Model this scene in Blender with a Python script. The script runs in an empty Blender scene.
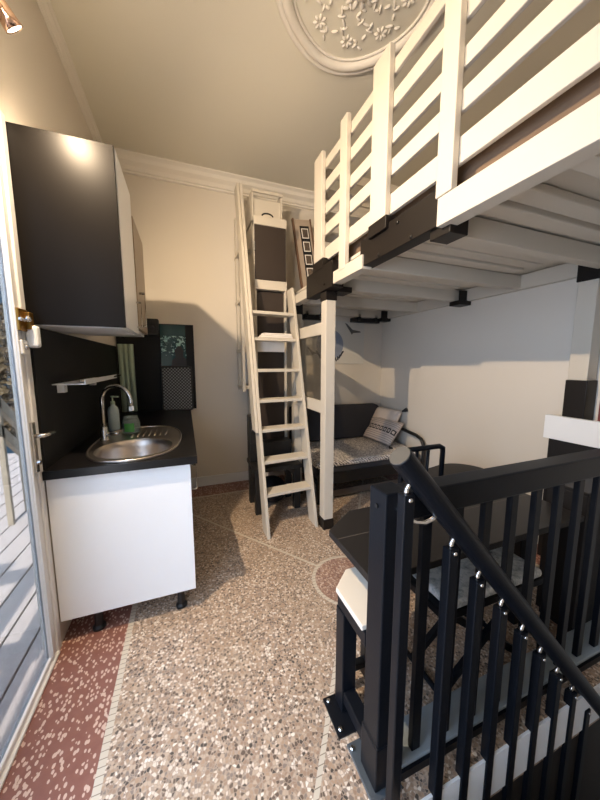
import bpy, bmesh, math, random
from mathutils import Vector, Matrix, Euler
random.seed(7)
SC = bpy.context.scene
COL = SC.collection
PI = math.pi
V = Vector

# ------------------------------------------------------------------ helpers
OFF = {}

class MB:
    """collects shapes (world coordinates) and links them as one mesh object"""
    def __init__(self):
        self.bm = bmesh.new()
    def box(self, x0, x1, y0, y1, z0, z1):
        vs = [self.bm.verts.new((x, y, z)) for x in (x0, x1) for y in (y0, y1) for z in (z0, z1)]
        for f in ((0,1,3,2),(4,6,7,5),(0,4,5,1),(2,3,7,6),(0,2,6,4),(1,5,7,3)):
            self.bm.faces.new([vs[i] for i in f])
        return self
    def obox(self, c, size, M):
        hx, hy, hz = size[0]/2, size[1]/2, size[2]/2
        c = V(c)
        vs = [self.bm.verts.new(c + M @ V((x, y, z))) for x in (-hx, hx) for y in (-hy, hy) for z in (-hz, hz)]
        for f in ((0,1,3,2),(4,6,7,5),(0,4,5,1),(2,3,7,6),(0,2,6,4),(1,5,7,3)):
            self.bm.faces.new([vs[i] for i in f])
        return self
    def bar(self, p, q, w, h, side=None):
        """box from p to q; w across `side`, h along the other normal"""
        p, q = V(p), V(q); d = (q-p); L = d.length; d.normalize()
        s = V(side) if side else (V((0,0,1)).cross(d) if abs(d.z) < .95 else V((1,0,0)))
        s = (s - d*s.dot(d)).normalized(); u = d.cross(s)
        M = Matrix((s, d, u)).transposed()
        return self.obox((p+q)/2, (w, L, h), M)
    def tube(self, pts, r, seg=12, cap=True, closed=False):
        pts = [V(p) for p in pts]; n = len(pts); rings = []
        rr = r if isinstance(r, (list, tuple)) else [r]*n
        prev = None
        for i, p in enumerate(pts):
            if closed: d = pts[(i+1) % n]-pts[i-1]
            elif i == 0: d = pts[1]-pts[0]
            elif i == n-1: d = pts[-1]-pts[-2]
            else: d = (pts[i+1]-p).normalized()+(p-pts[i-1]).normalized()
            d.normalize()
            if prev is None:
                a = V((0,0,1)) if abs(d.z) < .9 else V((1,0,0))
            else: a = prev
            a = (a-d*a.dot(d)).normalized(); b = d.cross(a); prev = a
            rings.append([self.bm.verts.new(p+(a*math.cos(t)+b*math.sin(t))*rr[i]) for t in [2*PI*k/seg for k in range(seg)]])
        m = n if closed else n-1
        for i in range(m):
            A, B = rings[i], rings[(i+1) % n]
            for k in range(seg):
                self.bm.faces.new((A[k], A[(k+1) % seg], B[(k+1) % seg], B[k]))
        if cap and not closed:
            self.bm.faces.new(rings[0][::-1]); self.bm.faces.new(rings[-1])
        return self
    def lathe(self, c, prof, seg=32, sx=1, sy=1, axis=None, cap=True):
        """prof: list of (r, h); axis: direction"""
        c = V(c); ax = V(axis or (0,0,1)).normalized()
        a = V((1,0,0)) if abs(ax.x) < .9 else V((0,1,0))
        a = (a-ax*a.dot(ax)).normalized(); b = ax.cross(a)
        rings = []
        for (r, h) in prof:
            if r < 1e-6: rings.append([self.bm.verts.new(c+ax*h)])
            else: rings.append([self.bm.verts.new(c+ax*h+a*(r*sx*math.cos(2*PI*k/seg))+b*(r*sy*math.sin(2*PI*k/seg))) for k in range(seg)])
        for A, B in zip(rings, rings[1:]):
            for k in range(seg):
                k2 = (k+1) % seg
                if len(A) == 1 and len(B) == 1: continue
                if len(A) == 1: self.bm.faces.new((A[0], B[k2], B[k]))
                elif len(B) == 1: self.bm.faces.new((A[k], A[k2], B[0]))
                else: self.bm.faces.new((A[k], A[k2], B[k2], B[k]))
        if cap:
            if len(rings[0]) > 1: self.bm.faces.new(rings[0][::-1])
            if len(rings[-1]) > 1: self.bm.faces.new(rings[-1])
        return self
    def prism(self, poly, z0, z1, hole=None):
        """horizontal polygon extruded in z, optionally with a hole"""
        bm = self.bm
        def loop(P, z):
            vs = [bm.verts.new((x, y, z)) for x, y in P]
            es = [bm.edges.new((vs[i], vs[(i+1) % len(vs)])) for i in range(len(vs))]
            return vs, es
        loops = []
        for z in (z0, z1):
            vo, eo = loop(poly, z); es = eo; vh = None
            if hole:
                vh, eh = loop(hole, z); es = eo+eh
                bmesh.ops.triangle_fill(bm, edges=es, use_beauty=True)
            else: bm.faces.new(vo if z == z1 else vo[::-1])
            loops.append((vo, vh))
        for j in (0, 1):
            A, B = loops[0][j], loops[1][j]
            if A is None: continue
            n = len(A)
            for i in range(n): bm.faces.new((A[i], A[(i+1) % n], B[(i+1) % n], B[i]))
        return self
    def vprism(self, poly, plane, a0, a1):
        """polygon in a vertical plane ('xz' extruded along y, 'yz' along x)"""
        bm = self.bm
        f = (lambda u, w, a: (u, a, w)) if plane == 'xz' else (lambda u, w, a: (a, u, w))
        A = [bm.verts.new(f(u, w, a0)) for u, w in poly]; B = [bm.verts.new(f(u, w, a1)) for u, w in poly]
        bm.faces.new(A[::-1]); bm.faces.new(B); n = len(A)
        for i in range(n): bm.faces.new((A[i], A[(i+1) % n], B[(i+1) % n], B[i]))
        return self
    def ball(self, c, r, M=None, seg=12, rings=8):
        c = V(c); r = V(r) if not isinstance(r, (int, float)) else V((r, r, r)); M = M or Matrix.Identity(3)
        R = []
        for i in range(rings+1):
            t = PI*i/rings
            if i in (0, rings): R.append([self.bm.verts.new(c+M @ V((0, 0, r.z*math.cos(t))))])
            else: R.append([self.bm.verts.new(c+M @ V((r.x*math.sin(t)*math.cos(2*PI*k/seg), r.y*math.sin(t)*math.sin(2*PI*k/seg), r.z*math.cos(t)))) for k in range(seg)])
        for A, B in zip(R, R[1:]):
            for k in range(seg):
                k2 = (k+1) % seg
                if len(A) == 1: self.bm.faces.new((A[0], B[k], B[k2]))
                elif len(B) == 1: self.bm.faces.new((A[k], B[0], A[k2]))
                else: self.bm.faces.new((A[k], B[k], B[k2], A[k2]))
        return self
    def build(self, name, mat, parent=None, bevel=0, smooth=False, label=None, seg=2):
        bm = self.bm
        bmesh.ops.recalc_face_normals(bm, faces=bm.faces[:])
        off = OFF.get(parent.name, V((0,0,0))) if parent else V((0,0,0))
        if off.length: bmesh.ops.translate(bm, verts=bm.verts[:], vec=-off)
        me = bpy.data.meshes.new(name); bm.to_mesh(me); bm.free()
        if smooth:
            for p in me.polygons: p.use_smooth = True
        me.materials.append(mat)
        o = bpy.data.objects.new(name, me); COL.objects.link(o)
        if parent: o.parent = parent
        OFF[o.name] = off
        if bevel:
            b = o.modifiers.new('bevel', 'BEVEL'); b.width = bevel; b.segments = seg; b.limit_method = 'ANGLE'; b.angle_limit = math.radians(40)
        if label: o['label'] = label
        return o

def tag(o, label, cat, group=None):
    o['label'] = label; o['category'] = cat
    if group: o['group'] = group
    return o
def thing(name, label, cat, loc=(0,0,0), group=None):
    o = bpy.data.objects.new(name, None); COL.objects.link(o)
    o.location = loc; OFF[o.name] = V(loc); o.empty_display_size = .05
    return tag(o, label, cat, group)
def struct(o):
    o['kind'] = 'structure'; return o
def rounded(cx, cy, a, b, n=2.6, seg=56):
    out = []
    for k in range(seg):
        t = 2*PI*k/seg; c, s = math.cos(t), math.sin(t)
        out.append((cx+a*math.copysign(abs(c)**(2/n), c), cy+b*math.copysign(abs(s)**(2/n), s)))
    return out
def arc(c, r, a0, a1, n, ux, uy):
    c, ux, uy = V(c), V(ux), V(uy)
    return [c+(ux*math.cos(a0+(a1-a0)*i/n)+uy*math.sin(a0+(a1-a0)*i/n))*r for i in range(n+1)]

# ------------------------------------------------------------------ materials
class NT:
    def __init__(self, name):
        self.m = bpy.data.materials.new(name); self.m.use_nodes = True
        self.t = self.m.node_tree; self.b = self.t.nodes['Principled BSDF']
    def n(self, kind, **kw):
        nd = self.t.nodes.new(kind)
        for k, v in kw.items(): setattr(nd, k, v)
        return nd
    def link(self, a, b): self.t.links.new(a, b)
    def math(self, op, a, b=None, clamp=False):
        nd = self.n('ShaderNodeMath', operation=op); nd.use_clamp = clamp
        for i, x in enumerate((a, b)):
            if x is None: continue
            if isinstance(x, (int, float)): nd.inputs[i].default_value = x
            else: self.link(x, nd.inputs[i])
        return nd.outputs[0]
    def mix(self, fac, a, b):
        nd = self.n('ShaderNodeMix', data_type='RGBA')
        if isinstance(fac, (int, float)): nd.inputs[0].default_value = fac
        else: self.link(fac, nd.inputs[0])
        for i, x in ((6, a), (7, b)):
            if isinstance(x, tuple): nd.inputs[i].default_value = (*x[:3], 1)
            else: self.link(x, nd.inputs[i])
        return nd.outputs[2]
    def ramp(self, fac, stops, const=False):
        nd = self.n('ShaderNodeValToRGB'); e = nd.color_ramp.elements
        if const: nd.color_ramp.interpolation = 'CONSTANT'
        while len(e) < len(stops): e.new(.5)
        for el, (p, c) in zip(e, stops): el.position = p; el.color = (*c, 1)
        self.link(fac, nd.inputs[0]); return nd.outputs[0]
    def pos(self):
        return self.n('ShaderNodeNewGeometry').outputs['Position']
    def obj(self):
        return self.n('ShaderNodeTexCoord').outputs['Object']
    def noise(self, co, scale, detail=3, rough=.5):
        nd = self.n('ShaderNodeTexNoise'); nd.inputs['Scale'].default_value = scale
        nd.inputs['Detail'].default_value = detail; nd.inputs['Roughness'].default_value = rough
        self.link(co, nd.inputs['Vector']); return nd.outputs['Fac']
    def vor(self, co, scale, feature='F1', out='Distance', rnd=1):
        nd = self.n('ShaderNodeTexVoronoi', feature=feature); nd.inputs['Scale'].default_value = scale
        nd.inputs['Randomness'].default_value = rnd
        self.link(co, nd.inputs['Vector']); return nd.outputs[out]
    def bump(self, h, strength=.3, dist=.01):
        nd = self.n('ShaderNodeBump'); nd.inputs['Strength'].default_value = strength; nd.inputs['Distance'].default_value = dist
        self.link(h, nd.inputs['Height']); self.link(nd.outputs[0], self.b.inputs['Normal'])

def srgb(r, g, b):
    f = lambda c: (c/255/12.92) if c/255 <= .04045 else ((c/255+.055)/1.055)**2.4
    return (f(r), f(g), f(b))

def mat(name, col, rough=.5, metal=0, var=.06, scale=12, bump=0, bscale=60, coat=0, spec=.5):
    k = NT(name); co = k.obj()
    nz = k.noise(co, scale, 4)
    lo = tuple(c*(1-var) for c in col); hi = tuple(min(1, c*(1+var)) for c in col)
    k.link(k.mix(nz, lo, hi), k.b.inputs['Base Color'])
    k.b.inputs['Roughness'].default_value = rough; k.b.inputs['Metallic'].default_value = metal
    k.b.inputs['Specular IOR Level'].default_value = spec
    k.b.inputs['Coat Weight'].default_value = coat
    if bump: k.bump(k.noise(co, bscale, 3), bump, .004)
    return k.m

M = {}
M['wall'] = mat('wall_paint', srgb(220,212,200), .75, var=.03, scale=2, bump=.05, bscale=30)
M['ceil'] = mat('ceiling_paint', srgb(226,221,206), .8, var=.03, scale=1.5, bump=.04, bscale=20)
M['plaster'] = mat('cornice_plaster', srgb(232,226,216), .7, var=.02)
M['white'] = mat('white_painted_wood', srgb(204,196,182), .5, var=.04, scale=3, bump=.04, bscale=25)
M['gloss_white'] = mat('white_cabinet_laminate', srgb(240,242,244), .28, var=.01)
M['pvc'] = mat('white_door_frame', srgb(232,232,232), .35, var=.004)
M['black_panel'] = mat('black_cabinet_panel', srgb(19,17,16), .33, var=.05, spec=.055)
M['black_steel'] = mat('black_painted_steel', srgb(17,20,26), .36, var=.08, bump=.05, bscale=90, spec=.16)
M['sleeve'] = mat('black_steel_bracket', srgb(26,21,18), .45, var=.12, bump=.05, bscale=60, spec=.3)
M['table'] = mat('black_table_laminate', srgb(30,28,28), .42, var=.08, scale=20, spec=.35)
M['chrome'] = mat('brushed_steel', (.62,.6,.57), .24, 1, var=.06, scale=40)
M['polish'] = mat('polished_chrome', (.75,.75,.76), .1, 1, var=.02)
M['sink'] = mat('satin_steel_sink', (.55,.5,.46), .3, 1, var=.08, scale=30)
M['copper'] = mat('polished_copper', (.80,.55,.42), .15, 1, var=.03)
M['brass'] = mat('aged_brass', srgb(150,112,52), .35, .9, var=.15)
M['tan'] = mat('tan_cabinet_front', srgb(150,132,110), .4, var=.05)
M['dark_door'] = mat('dark_brown_board', srgb(50,40,34), .55, var=.15, scale=5)
M['rubber'] = mat('black_plastic', srgb(22,22,23), .45, var=.05)
M['sofa'] = mat('charcoal_upholstery', srgb(52,51,54), .9, var=.1, scale=40, bump=.2, bscale=200)
M['pouf'] = mat('dark_grey_fabric', srgb(52,50,50), .85, var=.1, scale=60, bump=.2, bscale=200)
M['kerb'] = mat('pale_grey_stone', srgb(150,162,172), .35, var=.08, scale=8)
M['slab'] = mat('white_slab_edge', srgb(238,242,246), .5, var=.04)
M['cream_top'] = mat('cream_laminate', srgb(222,214,200), .35, var=.04, scale=3)
M['cloth'] = mat('white_cloth', srgb(236,230,222), .9, var=.04, bump=.2, bscale=120)
M['stairdark'] = mat('dark_stair_wood', srgb(36,32,30), .55, var=.15)
M['soap'] = mat('white_soap_plastic', srgb(196,214,216), .35, var=.04)
M['green'] = mat('green_label', srgb(70,140,60), .5, var=.2, scale=60)
M['bag'] = mat('dark_navy_nylon', srgb(26,28,36), .6, var=.2, scale=20)
M['deckrail'] = mat('weathered_white_timber', srgb(150,138,120), .7, var=.1)
M['mint'] = mat('pale_mint_plastic', srgb(176,196,178), .4, var=.12, scale=10)
M['photo'] = mat('dark_photo_print', srgb(92,80,70), .5, var=.7, scale=40)
M['plate'] = mat('grey_steel_plate', srgb(84,92,100), .4, .3, var=.1)
M['red'] = mat('red_cover', srgb(110,48,44), .6, var=.1)

def glass(name, tint, clear):
    k = NT(name); t = k.t
    tr = k.n('ShaderNodeBsdfTransparent'); tr.inputs[0].default_value = (*tint, 1)
    gl = k.n('ShaderNodeBsdfGlossy'); gl.inputs['Roughness'].default_value = .02
    fr = k.n('ShaderNodeFresnel'); fr.inputs['IOR'].default_value = 1.45
    mx = k.n('ShaderNodeMixShader')
    fac = k.math('MULTIPLY', fr.outputs[0], clear)
    k.link(fac, mx.inputs[0]); k.link(tr.outputs[0], mx.inputs[1]); k.link(gl.outputs[0], mx.inputs[2])
    k.link(mx.outputs[0], t.nodes['Material Output'].inputs['Surface'])
    return k.m
M['pane'] = glass('tinted_door_glass', (.53,.54,.55), .22)

def smoky():
    k = NT('smoky_mesh_panel'); t = k.t
    tr = k.n('ShaderNodeBsdfTransparent'); tr.inputs[0].default_value = (.8,.78,.74,1)
    mx = k.n('ShaderNodeMixShader'); mx.inputs[0].default_value = .15
    k.b.inputs['Base Color'].default_value = (*srgb(120,114,104), 1); k.b.inputs['Roughness'].default_value = .4
    k.link(tr.outputs[0], mx.inputs[1]); k.link(k.b.outputs[0], mx.inputs[2])
    k.link(mx.outputs[0], t.nodes['Material Output'].inputs['Surface']); return k.m
M['smoky'] = smoky()

def glossblack():
    k = NT('black_glass_splashback')
    k.b.inputs['Base Color'].default_value = (*srgb(14,15,16), 1)
    k.b.inputs['Roughness'].default_value = .06
    k.b.inputs['Specular IOR Level'].default_value = .3
    nz = k.noise(k.obj(), 3, 2); k.link(k.math('MULTIPLY_ADD', nz, .06), k.b.inputs['Roughness'])
    return k.m
M['splash'] = glossblack()

def worktop():
    k = NT('black_speckled_worktop'); co = k.obj()
    sp = k.vor(co, 130)
    k.link(k.ramp(sp, [(0, srgb(60,56,54)), (.14, srgb(20,19,20)), (1, srgb(18,17,18))]), k.b.inputs['Base Color'])
    k.b.inputs['Roughness'].default_value = .28; k.b.inputs['Specular IOR Level'].default_value = .3; return k.m
M['worktop'] = worktop()

def clear_plastic():
    k = NT('clear_jar_plastic'); t = k.t
    tr = k.n('ShaderNodeBsdfTransparent'); tr.inputs[0].default_value = (.8,.85,.82,1)
    mx = k.n('ShaderNodeMixShader'); mx.inputs[0].default_value = .45
    k.b.inputs['Base Color'].default_value = (*srgb(150,160,150), 1); k.b.inputs['Roughness'].default_value = .15
    k.link(tr.outputs[0], mx.inputs[1]); k.link(k.b.outputs[0], mx.inputs[2])
    k.link(mx.outputs[0], t.nodes['Material Output'].inputs['Surface']); return k.m
M['jar'] = clear_plastic()

def mesh_metal():
    # perforated black metal: rows of small pale holes
    k = NT('perforated_black_mesh'); co = k.obj()
    rot = k.n('ShaderNodeMapping'); rot.inputs['Rotation'].default_value = (0, math.radians(45), 0); rot.inputs['Scale'].default_value = (1, 0, 1); k.link(co, rot.inputs[0])
    vr = k.vor(rot.outputs[0], 44, rnd=0)
    hole = k.math('LESS_THAN', vr, .36)
    k.link(k.mix(hole, srgb(20,20,21), srgb(120,124,124)), k.b.inputs['Base Color'])
    k.b.inputs['Roughness'].default_value = .45; return k.m
M['mesh'] = mesh_metal()

def teal_reflection():
    k = NT('painted_teal_reflection'); co = k.obj()
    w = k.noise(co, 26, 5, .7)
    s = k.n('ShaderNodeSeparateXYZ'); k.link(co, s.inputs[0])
    # squiggles only in a middle band of the painted reflection
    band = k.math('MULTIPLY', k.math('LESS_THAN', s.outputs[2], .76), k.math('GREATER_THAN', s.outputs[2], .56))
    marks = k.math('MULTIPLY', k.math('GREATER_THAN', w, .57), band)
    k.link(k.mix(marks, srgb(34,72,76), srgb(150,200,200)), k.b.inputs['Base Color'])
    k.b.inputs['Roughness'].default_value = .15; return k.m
M['teal'] = teal_reflection()

def fabric_throw():
    k = NT('woven_patterned_throw'); co = k.obj()
    wv = k.n('ShaderNodeTexWave', wave_type='BANDS', bands_direction='DIAGONAL'); wv.inputs['Scale'].default_value = 20
    wv.inputs['Distortion'].default_value = 6; wv.inputs['Detail'].default_value = 3; wv.inputs['Detail Scale'].default_value = 3
    k.link(co, wv.inputs[0])
    nz = k.noise(co, 90, 3, .7)
    f = k.math('ADD', k.math('MULTIPLY', wv.outputs['Fac'], .55), k.math('MULTIPLY', nz, .5))
    k.link(k.ramp(f, [(.36, srgb(58,54,54)), (.5, srgb(170,160,154)), (.60, srgb(240,232,224))]), k.b.inputs['Base Color'])
    k.b.inputs['Roughness'].default_value = .95; k.bump(nz, .3, .004); return k.m
M['throw'] = fabric_throw()

def marble_cushion():
    k = NT('grey_white_cushion_print'); co = k.obj()
    nz = k.noise(co, 16, 6, .7); n2 = k.noise(co, 60, 3, .7)
    f = k.math('ADD', k.math('MULTIPLY', nz, .7), k.math('MULTIPLY', n2, .3))
    k.link(k.ramp(f, [(.34, srgb(110,118,124)), (.44, srgb(196,204,208)), (.54, srgb(242,245,246))]), k.b.inputs['Base Color'])
    k.b.inputs['Roughness'].default_value = .9; return k.m
M['marble'] = marble_cushion()

def uvcushion(kind):
    k = NT('cushion_weave_'+kind)
    uv = k.n('ShaderNodeTexCoord').outputs['UV']
    s = k.n('ShaderNodeSeparateXYZ'); k.link(uv, s.inputs[0]); u, v = s.outputs[0], s.outputs[1]
    nz = k.noise(k.obj(), 120, 3, .7)
    if kind == 'band':
        base = k.mix(nz, srgb(176,160,150), srgb(226,212,200))
        # dark band of pale squares through the middle, thin stripes either side
        band = k.math('LESS_THAN', k.math('ABSOLUTE', k.math('SUBTRACT', v, .5)), .13)
        fu = k.math('ABSOLUTE', k.math('SUBTRACT', k.math('FRACT', k.math('MULTIPLY', u, 8)), .5))
        fv = k.math('ABSOLUTE', k.math('DIVIDE', k.math('SUBTRACT', v, .5), .26))
        mx = k.math('MAXIMUM', fu, fv)
        sq = k.math('MULTIPLY', k.math('LESS_THAN', mx, .38), k.math('GREATER_THAN', mx, .2))
        sq = k.math('MULTIPLY', sq, band)
        st = k.math('LESS_THAN', k.math('FRACT', k.math('MULTIPLY', v, 13)), .3)
        st = k.math('MULTIPLY', st, k.math('SUBTRACT', 1, band))
        c = k.mix(k.math('MULTIPLY', st, .55), base, srgb(92,70,68))
        c = k.mix(sq, c, srgb(40,36,38))
    else:
        base = k.mix(nz, srgb(206,188,174), srgb(236,222,208))
        st = k.math('MULTIPLY', k.math('LESS_THAN', k.math('FRACT', k.math('MULTIPLY', v, 9)), .35), k.math('LESS_THAN', v, .42))
        c = k.mix(k.math('MULTIPLY', st, .6), base, srgb(96,80,78))
    k.link(c, k.b.inputs['Base Color']); k.b.inputs['Roughness'].default_value = .95
    return k.m
M['cush_band'] = uvcushion('band'); M['cush_plain'] = uvcushion('plain')

# floor layout: medallion centre, border, diagonals
CX, CY = .92, 1.54
def terrazzo():
    k = NT('pebble_terrazzo_floor'); p = k.pos()
    s = k.n('ShaderNodeSeparateXYZ'); k.link(p, s.inputs[0]); x, y = s.outputs[0], s.outputs[1]
    cell = k.n('ShaderNodeTexVoronoi'); cell.inputs['Scale'].default_value = 98; k.link(p, cell.inputs[0])
    edge = k.vor(p, 98, 'DISTANCE_TO_EDGE')
    r = k.n('ShaderNodeSeparateColor'); k.link(cell.outputs['Color'], r.inputs[0])
    chips = k.ramp(r.outputs[0], [(0, srgb(98,82,72)), (.14, srgb(158,132,112)), (.34, srgb(190,168,147)), (.5, srgb(136,122,112)),
                                 (.62, srgb(220,205,189)), (.78, srgb(174,146,122)), (.90, srgb(72,65,60)), (.95, srgb(232,224,212))], True)
    grout = k.math('LESS_THAN', edge, .07)
    body = k.mix(grout, chips, srgb(172,154,138))
    big = k.noise(p, 2.2, 3); body = k.mix(k.math('MULTIPLY', k.math('SUBTRACT', big, .4, True), .8), body, srgb(172,150,124))
    # red border with sparse cream chips
    c2 = k.n('ShaderNodeTexVoronoi'); c2.inputs['Scale'].default_value = 84
    st = k.n('ShaderNodeMapping'); st.inputs['Rotation'].default_value = (0, 0, .5); st.inputs['Scale'].default_value = (1, .62, 1)
    k.link(p, st.inputs[0]); k.link(st.outputs[0], c2.inputs[0])
    r2 = k.n('ShaderNodeSeparateColor'); k.link(c2.outputs['Color'], r2.inputs[0])
    chip = k.math('MULTIPLY', k.math('GREATER_THAN', r2.outputs[1], .36), k.math('LESS_THAN', c2.outputs['Distance'], .42))
    redb = k.mix(k.noise(p, 30, 3), srgb(124,80,70), srgb(146,100,88))
    red = k.mix(chip, redb, srgb(206,178,162))
    dx = k.math('SUBTRACT', x, CX); dy = k.math('SUBTRACT', y, CY)
    rad = k.math('SQRT', k.math('ADD', k.math('MULTIPLY', dx, dx), k.math('MULTIPLY', dy, dy)))
    # border distance (inside positive): west -0.34, north 3.14
    bd = k.math('MINIMUM', k.math('SUBTRACT', x, -.325), k.math('SUBTRACT', 3.12, y))
    bd = k.math('MINIMUM', bd, k.math('SUBTRACT', 2.19, x))
    isborder = k.math('LESS_THAN', bd, 0)
    med = k.math('LESS_THAN', rad, .222)
    c = k.mix(isborder, body, red)
    mred = k.mix(.45, red, body)
    c = k.mix(med, c, mred)
    # pale mosaic lines
    ring = k.math('LESS_THAN', k.math('ABSOLUTE', k.math('SUBTRACT', rad, .222)), .011)
    line = k.math('LESS_THAN', k.math('ABSOLUTE', bd), .013)
    n1 = math.hypot(.69, .93)
    d1 = k.math('ABSOLUTE', k.math('ADD', k.math('MULTIPLY', dx, .93/n1), k.math('MULTIPLY', dy, .69/n1)))
    d1 = k.math('MULTIPLY', k.math('LESS_THAN', d1, .009), k.math('GREATER_THAN', dy, 0))
    n2 = math.hypot(.36, .5)
    d2 = k.math('ABSOLUTE', k.math('SUBTRACT', k.math('MULTIPLY', dx, .5/n2), k.math('MULTIPLY', dy, .36/n2)))
    d2 = k.math('LESS_THAN', d2, .009)
    dg = k.math('MULTIPLY', k.math('MAXIMUM', d1, d2), k.math('GREATER_THAN', rad, .22))
    dg = k.math('MULTIPLY', dg, k.math('GREATER_THAN', bd, 0))
    ln = k.math('MAXIMUM', k.math('MAXIMUM', ring, line), dg)
    tile = k.math('LESS_THAN', k.math('FRACT', k.math('MULTIPLY', y, 42)), .12)
    lc = k.mix(tile, srgb(206,196,180), srgb(140,128,114))
    c = k.mix(ln, c, lc)
    k.link(c, k.b.inputs['Base Color'])
    k.b.inputs['Roughness'].default_value = .36
    k.bump(edge, .12, .002)
    return k.m
M['floor'] = terrazzo()

def deckmat():
    k = NT('grey_deck_boards'); co = k.obj()
    st = k.n('ShaderNodeMapping'); st.inputs['Scale'].default_value = (14, 1.2, 1); k.link(co, st.inputs[0])
    nz = k.noise(st.outputs[0], 4, 5, .6)
    k.link(k.mix(nz, srgb(172,158,150), srgb(206,194,186)), k.b.inputs['Base Color']); k.b.inputs['Roughness'].default_value = .75
    return k.m
M['deck'] = deckmat()
def leafmat(name, a, b):
    k = NT(name); k.link(k.mix(k.noise(k.obj(), 5, 3), a, b), k.b.inputs['Base Color']); k.b.inputs['Roughness'].default_value = .8
    return k.m
M['leaf'] = leafmat('olive_brown_leaves', srgb(58,44,28), srgb(104,86,52))
M['leaf2'] = leafmat('dark_green_leaves', srgb(48,58,32), srgb(92,98,58))
def emit(name, col, s):
    k = NT(name); k.b.inputs['Emission Color'].default_value = (*col, 1); k.b.inputs['Emission Strength'].default_value = s
    k.b.inputs['Base Color'].default_value = (.9,.85,.75,1); return k.m
M['bulb'] = emit('lit_spot_bulb', (1,.86,.66), 14)

# ------------------------------------------------------------------ room shell
XW, XE, YN, YS, ZC = -.625, 2.47, 3.41, -.33, 3.26
HX0, HY1 = .58, .60      # stairwell opening: x > HX0, y < HY1
DY0, DY1, DZ = -.25, 1.64, 2.34   # glazed opening in the left wall
b = MB(); b.box(XW-.03, HX0, YS-.15, YN+.15, -.2, 0); b.box(HX0, XE+.15, HY1, YN+.15, -.2, 0)
struct(b.build('floor', M['floor']))
b = MB(); b.box(XW-.2, XE+.15, YS-.15, YN+.15, ZC, ZC+.12); struct(b.build('ceiling', M['ceil']))
b = MB(); b.box(XW-.07, XE+.15, YN, YN+.15, 0, ZC); struct(b.build('wall_back', M['wall']))
b = MB(); b.box(XE, XE+.15, YS, YN, -2.4, ZC); struct(b.build('wall_right', M['wall']))
b = MB(); b.box(XW-.07, XE+.15, YS-.15, YS, -2.4, ZC); struct(b.build('wall_front', M['wall']))
b = MB(); b.box(XW-.07, XW, DY1, YN, 0, ZC); b.box(XW-.07, XW, DY0, DY1, DZ, ZC); b.box(XW-.07, XW, YS, DY0, 0, ZC)
struct(b.build('wall_left', M['wall']))
# stairwell
b = MB(); b.box(HX0, XE, HY1-.008, HY1, -.17, -.0); struct(b.build('trim_slab_edge', M['slab']))
b = MB(); b.box(HX0, XE, HY1, HY1+.05, -2.4, -.2); b.box(HX0-.1, HX0, YS, HY1, -2.4, -.2); struct(b.build('wall_stairwell', M['stairdark']))
b = MB()
for i in range(9):
    x0 = HX0+.02+i*.19; z = -.2-i*.21
    b.box(x0, x0+.24, YS+.01, HY1-.06, z-.04, z)
struct(b.build('trim_stair_treads', M['stairdark'], bevel=.006))
b = MB(); b.vprism([(HX0, -.16), (HX0+.06, -.14), (HX0+1.85, -2.14), (HX0+1.75, -2.3), (HX0, -.42)], 'xz', HY1-.055, HY1-.02)
struct(b.build('trim_stair_stringer', M['stairdark']))
b = MB(); b.box(HX0-.1, XE, YS, HY1, -2.45, -2.4); struct(b.build('floor_lower', M['stairdark']))

# cornice along back, left, right
prof = [(0,0),(.12,0),(.12,-.012),(.095,-.03),(.085,-.06),(.05,-.085),(.035,-.115),(.02,-.12),(.02,-.135),(0,-.14)]
b = MB(); b.vprism([(YN-u, ZC+w) for u, w in prof], 'yz', XW, XE); struct(b.build('trim_cornice_back', M['plaster']))
b = MB(); b.vprism([(XW+u, ZC+w) for u, w in [(a_*.4, c_*.4) for a_, c_ in prof]], 'xz', YS, YN-.13); struct(b.build('trim_cornice_left', M['plaster']))
b = MB(); b.vprism([(XE-u, ZC+w) for u, w in prof], 'xz', YS, YN-.001); struct(b.build('trim_cornice_right', M['plaster']))
b = MB(); b.box(XW, XE, YN-.016, YN, 0, .11); struct(b.build('baseboard_back', M['pvc'], bevel=.004))
b = MB(); b.box(XE-.016, XE, HY1+.2, YN-.016, 0, .11); struct(b.build('baseboard_right', M['pvc'], bevel=.004))

# ceiling rose
rose = thing('ceiling_rose', 'round white plaster ceiling medallion with moulded rim and raised flowers', 'ceiling rose', (.93,1.54,ZC))
b = MB()
for (R, r, dz) in ((.425, .02, -.004), (.385, .027, -.008), (.35, .008, -.004)):
    pts = []
    for kx in range(96):
        t = 2*PI*kx/96; q = R*(1+.022*math.cos(4*t+.6))
        pts.append((.93+q*math.cos(t), 1.54+q*math.sin(t), ZC+dz))
    b.tube(pts, r, 10, closed=True)
b.build('rim', M['plaster'], rose, smooth=True)
b = MB(); rr = random.Random(3)
def leafblob(px, py, ang, L, W):
    b.ball((px, py, ZC), (L, W, .010), Matrix.Rotation(ang, 3, 'Z'), 10, 6)
for kx in range(8):
    t0 = 2*PI*kx/8+.2
    for j in range(11):
        q = .09+j*.02; t = t0+.22*math.sin(j*.9)
        leafblob(.93+q*math.cos(t)+rr.uniform(-.006,.006), 1.54+q*math.sin(t), t+(.9 if j % 2 else -.9), rr.uniform(.016,.026), .0075)
    for j in range(7):     # rosette flower on each spray
        a = 2*PI*j/7; q = .255
        leafblob(.93+q*math.cos(t0+.39)+.024*math.cos(a), 1.54+q*math.sin(t0+.39)+.024*math.sin(a), a, .016, .009)
b.ball((.93,1.54,ZC), (.05,.05,.03))
for j in range(12):
    a = 2*PI*j/12; leafblob(.93+.07*math.cos(a), 1.54+.07*math.sin(a), a, .03, .013)
b.build('flower_relief', M['plaster'], rose, smooth=True)

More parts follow.
